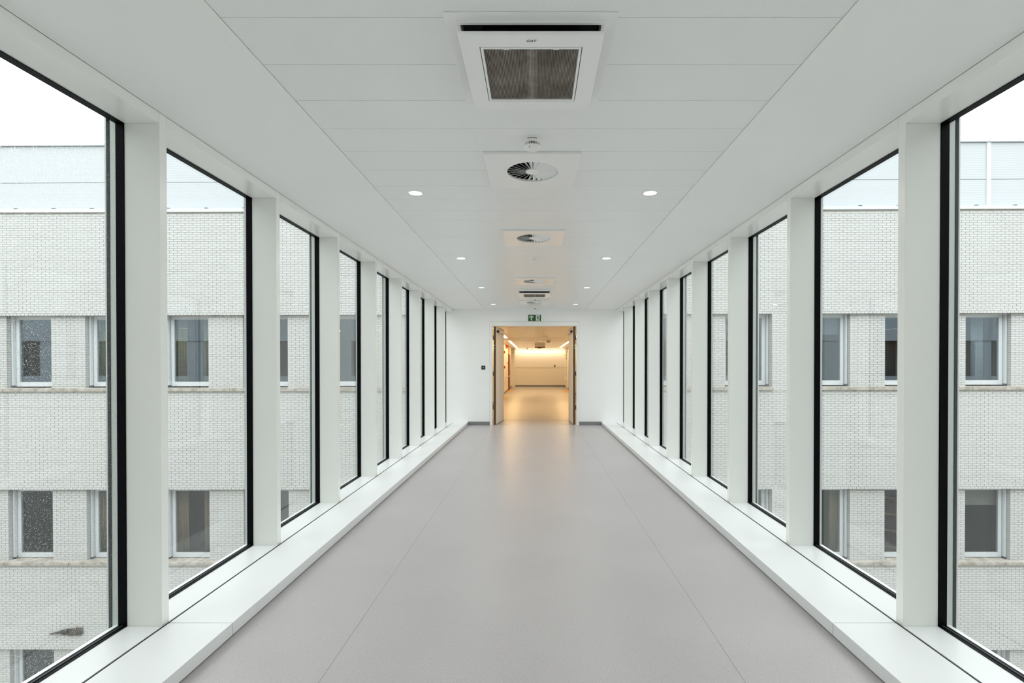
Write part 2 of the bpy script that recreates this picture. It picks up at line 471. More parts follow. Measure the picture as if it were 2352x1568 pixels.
for s, side in ((-1, 'left'), (1, 'right')):
    X = lambda a: XC + s * a
    wl = bobj('wall_' + side, M['roofing'], None,
              (X(X_IN + 0.01), X(2.17), Y_BACK - 0.1, Y_FAC, Z_HEAD + 0.02, Z_CEIL + 0.45),
              (X(X_IN + 0.01), X(2.17), Y_BACK - 0.1, Y_FAC, -0.45, 0.015),
              (X(X_IN + 0.01), X(2.17), Y_END + 0.002, Y_FAC, 0.015, Z_HEAD + 0.02))
    tag(wl, 'glazed %s wall of the bridge with white posts and sill' % side, 'wall', kind='structure')
    bobj('sill_board', M['sill'], wl, (X(X_IN + 0.001), X(X_FR), Y_BACK, Y_END, 0.013, Z_SILL))
    edges = [Y_BACK] + posts[1:] + [Y_END]
    for k, y in enumerate(posts[1:]):
        bobj('post', M['post'], wl, (X(X_IN), X(X_FR), y, y + PTH, Z_SILL, Z_CEIL), bevel=0.0015)
        odd = (k % 2 == 0)      # alternate posts carry the deeper outer profile with its dark joint
        out = bobj('outer_profile', M['outer'], wl, (X(X_OUT), X(2.207 if odd else 2.166), y, y + PTH, -0.02, Z_HEAD + 0.04))
        if odd:
            bobj('dark_joint', M['joint'], out, (X(2.181), X(2.197), y - 0.003, y + PTH + 0.003, -0.02, Z_HEAD + 0.04))
    for k in range(len(edges) - 1):
        ya = edges[k] + (PTH if k > 0 else 0.0); yb = edges[k + 1]
        bobj('head_panel', M['head'], wl, (X(X_IN + 0.0005), X(X_FR), ya + 0.0015, yb - 0.0015, Z_HEAD, Z_CEIL - 0.001))
        # the window itself
        wn += 1
        t = 0.004
        win = empty('window_%d' % wn, (X(X_FR), (ya + yb) / 2, Z_SILL))
        vis = k - 2
        which = (ORD[vis] + ' window in view along the %s side' % side) if vis >= 0 else 'window on the %s side behind the picture edge, %s one' % (side, 'rear' if k == 0 else 'front')
        tag(win, 'black-framed full-height ' + which, 'window', kind='structure')
        ox, oy, oz = win.location
        def B(name, m, *bs, **kw):
            return bobj(name, m, win, *[(a - ox, b - ox, c - oy, d - oy, e - oz, f - oz) for a, b, c, d, e, f in bs], **kw)
        fr = B('frame', M['black'],
               (X(X_FR - (0.022 if k == len(edges) - 2 else 0.0)), X(X_OUT), yb - t, yb + 0.022, 0.03, Z_HEAD + 0.03),
               (X(X_FR), X(X_OUT), ya - 0.022, ya + t, 0.03, Z_HEAD + 0.03),
               (X(X_FR), X(X_OUT), ya - 0.022, yb + 0.022, Z_HEAD - t, Z_HEAD + 0.03),
               (X(X_FR), X(X_OUT), ya - 0.022, yb + 0.022, 0.02, Z_SILL + t))
        B('bottom_gasket', M['gasket'], (X(2.122), X(2.128), ya + t, yb - t, Z_SILL + t, Z_SILL + 0.009), bevel=0.002)
        pane = B('pane', M['glass'], (X(2.137), X(2.143), ya + 0.0005, yb - 0.0005, Z_SILL + 0.001, Z_HEAD - 0.001))
        B('outer_sill', M['outer'], (X(X_OUT), X(2.170), ya, yb, Z_SILL - 0.05, Z_SILL + 0.006))
        if s < 0 and vis in (0, 1, 2):
            cnt, r0, r1 = ((46000, 0.0006, 0.0014), (26000, 0.0004, 0.0010), (1500, 0.0004, 0.0009))[vis]
            d = droplets('rain_drops', pane, X(2.1445) - ox, ya + 0.02 - oy, yb - 0.01 - oy, 0.08 - oz, Z_HEAD - 0.02 - oz, cnt, r0, r1)
    # plinth boards with a dark slot behind them
    pl = bobj('baseboard_' + side, M['dark_gap'], None, (X(1.62), X(X_IN + 0.03), Y_BACK, Y_END, -0.004, 0.012))
    tag(pl, 'low white plinth along the %s windows' % side, 'plinth', kind='structure')
    bobj('slot_shade_strip', M['dark_gap'], pl, (X(1.900), X(X_IN + 0.004), Y_BACK, Y_END, 0.012, Z_PL - 0.009))  # black strip fills the slot and stands in for its shade
    seams = [Y_BACK] + [P0 + 0.026 + 2 * PSTEP * j for j in range(-1, 4)] + [Y_END]
    for a, b in zip(seams, seams[1:]):
        bobj('plinth_board', M['plinth'], pl, (X(1.573), X(1.904), a + 0.0016, b - 0.0016, 0.005, Z_PL), bevel=0.002)

# bridge deck and roof seen from outside
br = bobj('trim_1', M['roofing'], None, (XC - 2.2, XC + 2.2, Y_BACK - 0.1, Y_FAC, -0.75, -0.46), (XC - 2.2, XC + 2.2, Y_BACK - 0.1, Y_FAC, Z_CEIL + 0.46, Z_CEIL + 0.6))
tag(br, 'pale metal deck and roof edges of the bridge', 'trim', kind='structure')

# ------------------------------------------------------------------ end wall with the double door
DL, DR, DT = -1.016, 0.969, 2.328
we = bobj('wall_end', M['wall'], None,
          (XC - X_IN - 0.2, DL - 0.06, Y_END, Y_END + 0.10, 0.0, Z_CEIL + 0.16),
          (DR + 0.06, XC + X_IN + 0.2, Y_END, Y_END + 0.10, 0.0, Z_CEIL + 0.16),
          (DL - 0.06, DR + 0.06, Y_END, Y_END + 0.10, DT + 0.06, Z_CEIL + 0.16))
tag(we, 'white end wall of the bridge around the open double door', 'wall', kind='structure')
FW = 0.057
tr = bobj('trim_2', M['post'], None,
          (DL - FW, DL, Y_END - 0.008, Y_END + 0.11, 0.0, DT + 0.10),
          (DR, DR + FW, Y_END - 0.008, Y_END + 0.11, 0.0, DT + 0.10),
          (DL, DR, Y_END - 0.008, Y_END + 0.11, DT, DT + 0.10), bevel=0.002)
tag(tr, 'white metal frame around the open double door', 'door frame', kind='structure')
bobj('shadow_strip', M['weld'], tr, (DL - FW - 0.003, DR + FW + 0.003, Y_END - 0.003, Y_END + 0.02, DT + 0.100, DT + 0.105))  # solid brown strip painted in for the shade of the top joint
for nm, a, b, lb in (('baseboard_end', XC - 1.573, DL - FW, 'left'), ('baseboard_end', DR + FW, XC + 1.573, 'right')):
    o = bobj(nm, M['skirt'], None, (a + 0.001, b - 0.001, Y_END - 0.010, Y_END - 0.0005, 0.0, 0.083), bevel=0.003)
    tag(o, 'short dark grey skirting strip %s of the double door' % lb, 'skirting', kind='structure')

def door(name, hinge, face_near, face_far, y_near, y_far, sgn, label):
    """open leaf; sgn=+1 when its visible face looks to +x"""
    L = math.hypot(face_far - face_near, y_far - y_near)
    ang = math.atan2(face_far - face_near, y_far - y_near)
    d = empty(name, (face_near, y_near, 0.008), (0, 0, -ang))
    tag(d, label, 'door', kind='structure')
    T = 0.056
    leaf = bobj('leaf', M['leaf'], d, (0, -sgn * (T - 0.002), 0.004, L - 0.004, 0.004, DT - 0.020), bevel=0.001)
    e = bobj('leaf_edge', M['leaf_edge'], d, (sgn * 0.001, -sgn * T, -0.002, 0.004, 0.0, DT - 0.016),
             (sgn * 0.001, -sgn * T, L - 0.004, L, 0.0, DT - 0.016), (sgn * 0.001, -sgn * T, 0, L, DT - 0.020, DT - 0.014),
             (sgn * 0.001, -sgn * T, 0, L, 0.0, 0.004))
    for z in (1.80, 1.87):
        bm = new_bm(); tube(bm, (-sgn * 0.028, -0.005, z), (-sgn * 0.028, -0.001, z), 0.013, 12)
        obj('edge_bolt', bm, M['steel'], e)
    bm = new_bm(); tube(bm, (sgn * 0.028, 0.10, 2.205), (sgn * 0.028, 0.17, 2.205), 0.030, 14)
    cl = obj('closer_hub', bm, M['dkplastic'], d, bevel=0.004)
    bobj('closer_rail', M['steel'], d, (sgn * 0.002, sgn * 0.055, 0.17, L + 0.12, 2.180, 2.225), bevel=0.003)
    for z in (0.35, 1.15, 2.0):
        bm = new_bm(); tube(bm, (-sgn * (T + 0.008), 0.006, z), (-sgn * (T + 0.008), 0.006, z + 0.10), 0.009, 10)
        obj('hinge', bm, M['leaf_edge'], d)
    return d
door('door_1', DL, -0.934, -0.806, Y_END + 0.075, 12.80, 1, 'left leaf of the open double door with brown edge')
door('door_2', DR, 0.893, 0.850, Y_END + 0.075, 12.80, -1, 'right leaf of the open double door with brown edge')
for x0, lb in ((-0.97, 'left'), (0.62, 'right')):
    o = bobj('floor_pivot_plate', M['steel'], None, (x0, x0 + 0.34, Y_END + 0.035, Y_END + 0.075, 0.0, 0.003), bevel=0.001)
    tag(o, 'thin metal floor plate at the foot of the %s door leaf' % lb, 'floor plate', group='door floor plates')
th = bobj('trim_3', M['weld'], None, (-1.5, 1.9, Y_FAC - 0.008, Y_FAC + 0.008, -0.05, 0.002))
tag(th, 'thin threshold strip on the floor behind the door', 'threshold', kind='structure')

# rear end of the bridge, behind the camera
wb = bobj('wall_back', M['wall'], None, (XC - X_IN - 0.2, XC + X_IN + 0.2, Y_BACK - 0.10, Y_BACK, -0.3, Z_CEIL + 0.16))
tag(wb, 'plain white rear end wall of the bridge', 'wall', kind='structure')
d3 = empty('door_3', (XC, Y_BACK + 0.02, 0)); tag(d3, 'closed white double door in the rear end wall', 'door', kind='structure')
for s in (-1, 1):
    lf = bobj('leaf', M['leaf'], d3, (s * 0.003, s * 0.98, -0.019, 0.02, 0.005, 2.31), bevel=0.002)
    bobj('push_bar', M['steel'], lf, (s * 0.15, s * 0.85, 0.03, 0.06, 0.98, 1.02), bevel=0.004)
bobj('door_frame', M['post'], d3, (-1.05, -0.985, -0.019, 0.012, 0, 2.39), (0.985, 1.05, -0.019, 0.012, 0, 2.39), (-0.985, 0.985, -0.019, 0.012, 2.315, 2.39))

# ------------------------------------------------------------------ far corridor behind the door, warm light
YW = 32.2
def struct(name, label, cat, m, *bs):
    o = bobj(name, m, None, *bs); tag(o, label, cat, kind='structure'); return o
struct('floor_far', 'vinyl floor of the warmly lit corridor behind the door', 'floor', M['far_floor'], (-1.75, 2.2, Y_FAC - 0.005, YW, -0.30, 0.0))
struct('wall_far_left', 'left wall of the warmly lit corridor', 'wall', M['far_wall'], (-1.60, -1.50, Y_END + 0.10, YW, -0.05, Z_FAR + 0.1))
struct('wall_far_right', 'right wall of the warmly lit corridor', 'wall', M['far_wall'], (1.90, 2.00, Y_END + 0.10, YW, -0.05, Z_FAR + 0.1))
wfe = struct('wall_far_end', 'cream wall closing the warmly lit corridor', 'wall', M['far_wall'], (-1.7, 2.1, YW, YW + 0.1, -0.05, Z_FAR + 0.3))
bobj('rail_line', M['leaf'], wfe, (-1.3, 1.88, YW - 0.012, YW, 1.245, 1.262))
cf = struct('ceiling_far', 'metal plank ceiling of the warmly lit corridor', 'ceiling', M['dark_gap'], (-1.6, 2.0, Y_END + 0.10, YW, Z_FAR + 0.03, Z_FAR + 0.12))
y = Y_END + 0.105; i = 0
bm = new_bm()
while y < YW - 0.05:
    wd = 0.30
    box(bm, -1.498, 1.898, y, min(y + wd - 0.006, YW), Z_FAR, Z_FAR + 0.02); y += wd
pk = obj('far_planks', bm, M['far_ceil'], cf); pk['kind'] = 'stuff'
for yy in (18.95, 21.0):
    bobj('cross_joint', M['leaf_edge'], cf, (-1.495, 1.895, yy - 0.02, yy + 0.02, Z_FAR - 0.001, Z_FAR + 0.002))
for nm, lb, b in (('baseboard_far_end', 'dark skirting at the end wall of the warm corridor', (-1.28, 1.89, YW - 0.014, YW, 0, 0.11)),
                  ('baseboard_far_left', 'dark skirting on the left wall of the warm corridor', (-1.5, -1.486, Y_FAC, YW, 0, 0.10)),
                  ('baseboard_far_right', 'dark skirting on the right wall of the warm corridor', (1.886, 1.9, Y_FAC, YW, 0, 0.10))):
    struct(nm, lb, 'skirting', M['skirt'], b)
struct('trim_4', 'pale pilaster in the left corner of the warm corridor', 'pilaster', M['far_wall'], (-1.5, -1.30, YW - 0.9, YW - 0.02, 0, Z_FAR))

def strip_light(x, y0, y1, label, power, z=Z_FAR - 0.003):
    t = empty('strip_light', (x, (y0 + y1) / 2, z))
    L = (y1 - y0) / 2
    bobj('housing', M['white_plastic'], t, (-0.065, 0.065, -L, L, -0.010, -0.0005))
    bobj('diffuser', M['strip'], t, (-0.050, 0.050, -L + 0.01, L - 0.01, -0.013, -0.0102))
    ld = bpy.data.lights.new('strip_lamp', 'AREA'); ld.shape = 'RECTANGLE'; ld.size = 0.10; ld.size_y = 2 * L - 0.02
    ld.energy = power; ld.color = (1.0, 0.585, 0.195)
    lo = bpy.data.objects.new('strip_lamp', ld); COL.objects.link(lo); lo.parent = t; lo.location = (0, 0, -0.020)
    tag(t, label, 'ceiling lamp', 'strip lights of the warm corridor')
WARM = 31
strip_light(-1.10, 13.6, 18.9, 'long white ceiling light nearest the left door leaf', WARM)
strip_light(-1.10, 21.0, 30.2, 'long white ceiling light deep along the left of the warm corridor', WARM * 1.7)
strip_light(1.46, 13.6, 19.6, 'ceiling light hidden behind the right door leaf', WARM)
strip_light(1.46, 21.6, 29.2, 'long white ceiling light along the right of the warm corridor', WARM * 1.5)
# wall washer over the end wall
t = empty('wall_washer', (0.3, YW - 0.22, Z_FAR))
bobj('housing', M['white_plastic'], t, (-1.55, 1.55, -0.035, 0.035, -0.012, -0.0005))
bobj('diffuser', M['strip'], t, (-1.53, 1.53, -0.022, 0.022, -0.015, -0.0122))
ld = bpy.data.lights.new('washer_lamp', 'AREA'); ld.shape = 'RECTANGLE'; ld.size = 3.0; ld.size_y = 0.05
ld.energy = 17; ld.color = (1.0, 0.80, 0.52)
lo = bpy.data.objects.new('washer_lamp', ld); COL.objects.link(lo); lo.parent = t; lo.location = (0, 0, -0.022)
tag(t, 'narrow ceiling light washing the end wall of the warm corridor', 'ceiling lamp')

# things in the warm corridor
hs = empty('hanging_sign', (0.185, 20.0, Z_FAR))
bobj('board', M['far_ceil'], hs, (-0.21, 0.21, -0.03, 0.03, -0.345, -0.115), bevel=0.004)
bobj('dark_base', M['brown_door'], hs, (-0.20, 0.20, -0.033, 0.033, -0.345, -0.30))
for zz in (-0.185, -0.235):
    for a, b in ((-0.10, -0.055), (-0.04, 0.02), (0.035, 0.10), (0.115, 0.18)):
        bobj('text_line', M['ink'], hs, (a, b, -0.0325, -0.030, zz - 0.008, zz + 0.008))
bobj('symbol', M['ink'], hs, (-0.18, -0.145, -0.0325, -0.030, -0.225, -0.19))
for xx in (-0.12, 0.10):
    bm = new_bm(); tube(bm, (xx, 0, -0.12), (xx, 0, 0), 0.006, 8); obj('rod', bm, M['steel'], hs)
bobj('green_tab', M['green'], hs, (-0.10, 0.06, -0.02, 0.02, -0.372, -0.345))
tag(hs, 'small beige sign box hanging on rods in the warm corridor', 'sign')

def disc(name, label, loc, r, h, m, m2=None, group=None):
    t = empty(name, loc)
    bm = new_bm(); lathe(bm, [(0, 0), (r, 0), (r, -h * 0.45), (r * 0.9, -h * 0.6), (0, -h * 0.6)], 24); obj('base', bm, m, t)
    bm = new_bm(); lathe(bm, [(r * 0.8, -h * 0.6), (r * 0.7, -h), (0, -h)], 24); obj('sensor_cap', bm, m2 or m, t)
    tag(t, label, 'detector', group); return t
disc('ceiling_sensor', 'dark round sensor beside the hanging sign in the warm corridor', (0.55, 21.2, Z_FAR), 0.10, 0.07, M['far_ceil'], M['dkplastic'])
disc('ceiling_sensor', 'round grey disc on the ceiling in front of the hanging sign', (0.36, 17.9, Z_FAR), 0.10, 0.04, M['far_ceil'])
disc('ceiling_sensor', 'tiny ceiling sensor nearest the door in the warm corridor', (0.26, 15.7, Z_FAR), 0.035, 0.03, M['white_plastic'])
disc('ceiling_sensor', 'small round detector by the end wall of the warm corridor', (-0.50, 30.6, Z_FAR), 0.05, 0.06, M['far_ceil'], M['leaf_edge'])

cb = empty('wall_camera', (1.24, YW, 1.34))
bobj('mount', M['sign_white'], cb, (-0.055, 0.055, -0.02, 0, -0.05, 0.09), bevel=0.01)
bm = new_bm(); bmesh.ops.create_uvsphere(bm, u_segments=16, v_segments=10, radius=0.055); bmesh.ops.translate(bm, vec=(0, -0.04, 0), verts=bm.verts)
obj('black_dome', bm, M['dkplastic'], cb, smooth=True)
tag(cb, 'black knob on a white plate on the cream end wall', 'wall device')

hr = empty('handrail', (-1.5, 24.5, 0.80))
bm = new_bm(); tube(bm, (0.07, -6.5, 0), (0.07, 3.1, 0), 0.022, 12); obj('rail', bm, M['steel'], hr)
for yy in (-6.0, -4.0, -2.0, 0.0, 2.5):
    bobj('bracket', M['steel'], hr, (0, 0.07, yy - 0.015, yy + 0.015, -0.05, -0.02))
tag(hr, 'handrail on the left wall of the warm corridor', 'handrail')

d4 = empty('door_4', (-1.5, 27.6, 0)); tag(d4, 'brown wooden side door on the left of the warm corridor', 'door', kind='structure')
bobj('leaf', M['brown_door'], d4, (0, 0.06, 0, 1.0, 0.005, 2.02), bevel=0.002)
bobj('top_panel', M['orange'], d4, (0, 0.055, 0, 1.0, 2.06, Z_FAR - 0.01))
bobj('door_closer', M['white_plastic'], d4, (0.06, 0.12, 0.2, 0.6, 1.95, 2.01), bevel=0.004)

fs = empty('fire_sign', (-1.5, 25.4, 2.24))
bobj('panel', M['red'], fs, (0, 0.11, -0.006, 0.006, 0, 0.17))
bobj('pictogram', M['sign_white'], fs, (0.045, 0.075, -0.008, -0.006, 0.04, 0.11))
tag(fs, 'small red fire sign sticking out of the left wall', 'sign')
for loc, lb in (((-1.5, 23.9, 2.02), 'dark red alarm sounder high on the left wall of the warm corridor'),
                ((-1.5, 24.0, 1.30), 'dark red call point on the left wall behind the door leaf'),
                ((-1.5, 27.2, 1.50), 'small red call point beside the brown door')):
    fb = empty('fire_call_point', loc)
    bobj('housing', M['red'], fb, (0, 0.05, -0.06, 0.06, -0.06, 0.06), bevel=0.006)
    bobj('press_plate', M['leaf_edge'], fb, (0.05, 0.054, -0.03, 0.03, -0.03, 0.03))
    tag(fb, lb, 'alarm')
eb = empty('emergency_light', (-1.40, YW - 0.9, 1.93))
bobj('housing', M['far_ceil'], eb, (-0.07, 0.07, -0.07, -0.001, 0, 0.16), bevel=0.005)
bobj('lens', M['white_plastic'], eb, (-0.03, 0.03, -0.075, -0.07, -0.05, 0.0))
tag(eb, 'small grey box lamp on the pale corner pilaster', 'lamp')
for x0, x1, y0, y1, lb in ((-1.48, -1.22, 26.4, 28.0, 'yellow floor marking by the brown door'),
                           (-1.48, -1.20, 21.2, 22.3, 'yellow floor marking nearest the left door leaf'),
                           (1.50, 1.88, 25.6, 27.6, 'yellow floor marking by the right wall')):
    ym = bobj('floor_marking', M['yellow'], None, (x0, x1, y0, y1, 0.0, 0.003), bevel=0.001)
    tag(ym, lb, 'floor marking', 'yellow floor markings')
rd = empty('door_5', (1.9, 29.6, 0)); tag(rd, 'pale side door with black hinges on the right of the warm corridor', 'door', kind='structure')
bobj('leaf', M['far_wall'], rd, (-0.035, 0, -0.5, 0.9, 0.01, 2.1), bevel=0.003)
for zz in (0.35, 0.75, 1.2, 1.75, 1.95):
    bobj('hinge', M['dkplastic'], rd, (-0.055, -0.035, 0.62, 0.70, zz, zz + 0.09), bevel=0.003)

# ------------------------------------------------------------------ exit sign and switch on the end wall
ex = empty('exit_sign', (XC - 0.002, Y_END, 2.445))
bobj('panel', M['green'], ex, (-0.149, 0.149, -0.008, -0.0005, 0, 0.145), bevel=0.001)
yf0, yf1 = -0.0095, -0.0080
bm = new_bm()
ax = -0.075
prism(bm, [(ax - 0.015, 0.012), (ax + 0.015, 0.012), (ax + 0.015, 0.095), (ax - 0.015, 0.095)], yf0, yf1)
prism(bm, [(ax - 0.049, 0.072), (ax - 0.049, 0.098), (ax, 0.134), (ax + 0.049, 0.098), (ax + 0.049, 0.072), (ax + 0.012, 0.102), (ax - 0.012, 0.102)], yf0, yf1)
obj('arrow', bm, M['sign_white'], ex)
dx = 0.028
bm = new_bm()
prism(bm, [(dx, 0.006), (dx + 0.092, 0.006), (dx + 0.092, 0.139), (dx, 0.139)], yf0, yf1)
dp = obj('doorway', bm, M['sign_white'], ex)
yg0, yg1 = -0.0110, -0.0095
bm = new_bm()
def limb(pts, wdt):
    for (xa, za), (xb, zb) in zip(pts, pts[1:]):
        dxx, dzz = xb - xa, zb - za; l = math.hypot(dxx, dzz); px, pz = -dzz / l * wdt / 2, dxx / l * wdt / 2
        prism(bm, [(xa + px, za + pz), (xa - px, za - pz), (xb - px, zb - pz), (xb + px, zb + pz)], yg0, yg1)
def ocx(cx, cz, r):
    prism(bm, [(cx + r * math.cos(2 * math.pi * i / 12), cz + r * math.sin(2 * math.pi * i / 12)) for i in range(12)], yg0, yg1)
hx = dx + 0.046
ocx(hx - 0.010, 0.116, 0.0105)
limb([(hx - 0.012, 0.100), (hx + 0.010, 0.062)], 0.024)
limb([(hx - 0.006, 0.101), (hx + 0.026, 0.098), (hx + 0.041, 0.078)], 0.009)
limb([(hx - 0.014, 0.096), (hx - 0.026, 0.080), (hx - 0.044, 0.080)], 0.009)
limb([(hx + 0.012, 0.064), (hx + 0.024, 0.040), (hx + 0.050, 0.038)], 0.012)
limb([(hx + 0.004, 0.062), (hx - 0.010, 0.040), (hx - 0.022, 0.010)], 0.012)
obj('running_figure', bm, M['green'], ex)
tag(ex, 'green and white running man exit sign with arrow above the door', 'sign')

sw = empty('wall_switch', (-1.225, Y_END, 1.352))
bobj('plate', M['dkplastic'], sw, (-0.045, 0.045, -0.012, -0.0005, -0.045, 0.045), bevel=0.004)
bm = new_bm(); tube(bm, (0, -0.0125, 0.002), (0, -0.0140, 0.002), 0.007, 12); obj('indicator', bm, M['led'], sw)
tag(sw, 'black square touch switch with green light left of the door', 'switch')

# ------------------------------------------------------------------ ceiling things
def ring(bm, o_, i_, z0, z1):
    sq = ((-1, -1), (1, -1), (1, 1), (-1, 1))
    vo = [[bm.verts.new((x * o_, y * o_, z)) for x, y in sq] for z in (z0, z1)]
    vi = [[bm.verts.new((x * i_, y * i_, z)) for x, y in sq] for z in (z0, z1)]
    for k in range(4):
        j = (k + 1) % 4
        bm.faces.new((vo[0][k], vo[0][j], vi[0][j], vi[0][k])); bm.faces.new((vo[1][k], vi[1][k], vi[1][j], vo[1][j]))
        bm.faces.new((vo[0][k], vo[1][k], vo[1][j], vo[0][j])); bm.faces.new((vi[0][k], vi[0][j], vi[1][j], vi[1][k]))

def cassette(y_trim, label):
    """trim 0.65 m square flush on the planks, face panel hung below, dusty filter in the middle"""
    c = empty('air_conditioner', (XC - 0.002, y_trim + 0.325, Z_CEIL))
    o_, i_ = 0.325, 0.283
    bm = new_bm()
    ring(bm, o_, i_, -0.005, -0.0003)
    obj('ceiling_trim', bm, M['plate'], c, bevel=0.0008)
    bm = new_bm()
    e = 0.283; q = 0.268
    ring(bm, e, q, -0.012, 0.07)
    obj('casing_rim', bm, M['plate'], c, bevel=0.002)
    bobj('air_slot', M['dark_gap'], c, (-q, q, -q, q, 0.035, 0.075))
    zf = -0.055; h = 0.277; g = 0.2025; gi = 0.189
    bm = new_bm(); ring(bm, h, g, zf, zf + 0.016)
    fp = obj('face_panel', bm, M['plate'], c, bevel=0.003)
    bm = new_bm(); g2 = g - 0.003
    ring(bm, g2, gi, zf + 0.001, zf + 0.014)
    gf = obj('grille_frame', bm, M['plate'], c, bevel=0.001)
    for xx in (-0.098, 0.098):
        bobj('clip', M['white_plastic'], gf, (xx - 0.012, xx + 0.012, -g2 - 0.002, -g2 + 0.010, zf - 0.002, zf + 0.004), bevel=0.002)
    bobj('filter', M['filter'], c, (-gi, gi, -gi, gi, zf + 0.009, zf + 0.013))
    bm = new_bm(); nb = 62
    for i in range(nb):
        x = -gi + 2 * gi * (i + 0.5) / nb
        box(bm, x - 0.0012, x + 0.0012, -gi, gi, zf + 0.005, zf + 0.009)
    ribs = obj('grille_ribs', bm, M['rib'], c); ribs['kind'] = 'stuff'
    bobj('core', M['dark_gap'], c, (-0.19, 0.19, -0.19, 0.19, zf + 0.014, 0.036))
    cu = bpy.data.curves.new('lettering', 'FONT'); cu.body = 'CIAT'; cu.size = 0.017; cu.extrude = 0.0004; cu.align_x = 'CENTER'; cu.shear = 0.25
    tmp = bpy.data.objects.new('lettering_tmp', cu)
    me = bpy.data.meshes.new_from_object(tmp); bpy.data.objects.remove(tmp)
    me.materials.append(M['ink'])
    lt = bpy.data.objects.new('lettering', me); COL.objects.link(lt); lt.parent = fp
    # the underside is read from below, looking forward: flip so that the text reads left to right
    lt.location = (0, -h + 0.040, zf - 0.0006); lt.rotation_euler = (math.pi, 0, 0)
    tag(c, label, 'air conditioner', 'ceiling cassettes')
    return c
cassette(1.853, 'large white ceiling cassette with dusty grille nearest the camera')
cassette(8.755, 'distant white ceiling cassette above the door end')

R_SW = 0.170
def diffuser(y0, y1, label):
    yc = (y0 + y1) / 2
    c = empty('air_diffuser', (XC - 0.004, yc, Z_CEIL))
    hx, hy = 0.300, (y1 - y0) / 2
    bm = new_bm()      # square plate with a round hole
    n = 64
    zb, zt = -0.015, -0.0005
    inner = [(R_SW * math.cos(2 * math.pi * i / n), R_SW * math.sin(2 * math.pi * i / n)) for i in range(n)]
    outer = []
    for x, y in inner:
        k = min(hx / max(abs(x), 1e-9), hy / max(abs(y), 1e-9)); outer.append((x * k, y * k))
    for i in range(n // 8, n, n // 4):      # true corners
        x, y = inner[i]; outer[i] = (math.copysign(hx, x), math.copysign(hy, y))
    vi = [[bm.verts.new((x, y, z)) for x, y in inner] for z in (zb, zt)]
    vo = [[bm.verts.new((x, y, z)) for x, y in outer] for z in (zb, zt)]
    for i in range(n):
        j = (i + 1) % n
        bm.faces.new((vi[0][i], vi[0][j], vo[0][j], vo[0][i]))
        bm.faces.new((vi[1][i], vo[1][i], vo[1][j], vi[1][j]))
        bm.faces.new((vi[0][i], vi[1][i], vi[1][j], vi[0][j]))
        bm.faces.new((vo[0][i], vo[0][j], vo[1][j], vo[1][i]))
    obj('plate', bm, M['plate'], c)
    bm = new_bm(); lathe(bm, [(0.040, -0.014), (0.046, -0.013), (0.046, -0.004), (0, -0.004)], 32)
    hub = obj('hub', bm, M['plate'], c)
    bm2 = new_bm(); lathe(bm2, [(0, -0.0145), (0.0405, -0.0145), (0.0405, -0.012)], 32); obj('hub_cap', bm2, M['plate'], hub)
    bm = new_bm(); lathe(bm, [(R_SW + 0.002, -0.001), (R_SW + 0.002, 0.10), (0, 0.10)], 40); obj('plenum', bm, M['dark_gap'], c)
    nb = 26; half = math.radians(360 / nb) * 0.46
    bm = new_bm()
    th = 0.0012
    vs = []
    for r in (0.045, R_SW - 0.002):
        wl = r * math.sin(half)
        for sgn in (-1, 1):        # z rises in the clockwise direction
            zz = -0.013 + (0.0 if sgn > 0 else 2 * wl * math.tan(math.radians(34)))
            a = sgn * half
            vs.append((r * math.cos(a), r * math.sin(a), zz))
    q = [vs[0], vs[1], vs[3], vs[2]]
    A = [bm.verts.new(p) for p in q]; Bv = [bm.verts.new((p[0], p[1], p[2] + th)) for p in q]
    bm.faces.new(A); bm.faces.new(Bv[::-1])
    for i in range(4): bm.faces.new((A[i], Bv[i], Bv[(i + 1) % 4], A[(i + 1) % 4]))
    b0 = obj('blade', bm, M['plate'], c)
    for i in range(1, nb):
        b = b0.copy(); COL.objects.link(b); b.parent = c; b.rotation_euler = (0, 0, 2 * math.pi * i / nb)
    tag(c, label, 'air diffuser', 'swirl diffusers in the ceiling')
    return c
for n_, lb in ((4, 'nearest square swirl air diffuser behind the round smoke detector'), (10, 'second square swirl air diffuser along the ceiling'),
               (19, 'third square swirl air diffuser in front of the far cassette'), (28, 'farthest square swirl air diffuser above the door')):
    diffuser(PLK0 + PLK * n_, PLK0 + PLK * (n_ + 2), lb)

def downlight(x, y, label, proto=[None]):
    t = empty('downlight', (x, y, Z_CEIL))
    if proto[0] is None:
        bm = new_bm(); lathe(bm, [(0.0685, -0.0004), (0.0685, -0.003), (0.066, -0.0045), (0.049, -0.0045), (0.0475, -0.0015)], 40)
        a = obj('ring', bm, M['plate'], t, smooth=True)
        bm = new_bm(); lathe(bm, [(0.0478, -0.0015), (0.0478, -0.0028), (0, -0.0028)], 32)
        b = obj('lens', bm, M['lamp'], t)
        proto[0] = (a.data, b.data)
    else:
        for nm, me in zip(('ring', 'lens'), proto[0]):
            o = bpy.data.objects.new(nm, me); COL.objects.link(o); o.parent = t
    ld = bpy.data.lights.new('lamp', 'AREA'); ld.shape = 'DISK'; ld.size = 0.09; ld.energy = DL_W; ld.color = (1.0, 0.97, 0.92)
    lo = bpy.data.objects.new('lamp', ld); COL.objects.link(lo); lo.parent = t; lo.location = (0, 0, -0.006)
    tag(t, label, 'downlight', 'round ceiling downlights')
DL_W = 3.6
for j, y in enumerate((-0.86, 1.47, 3.80, 6.13, 8.46, 10.80)):
    nm = ('behind the camera', 'above the camera', 'nearest in view', 'second in view', 'third in view', 'farthest in view, before the end wall')[j]
    for s, sd in ((-1, 'left'), (1, 'right')):
        downlight(XC - 0.005 + s * 0.888, y, 'round recessed downlight on the %s, %s' % (sd, nm))

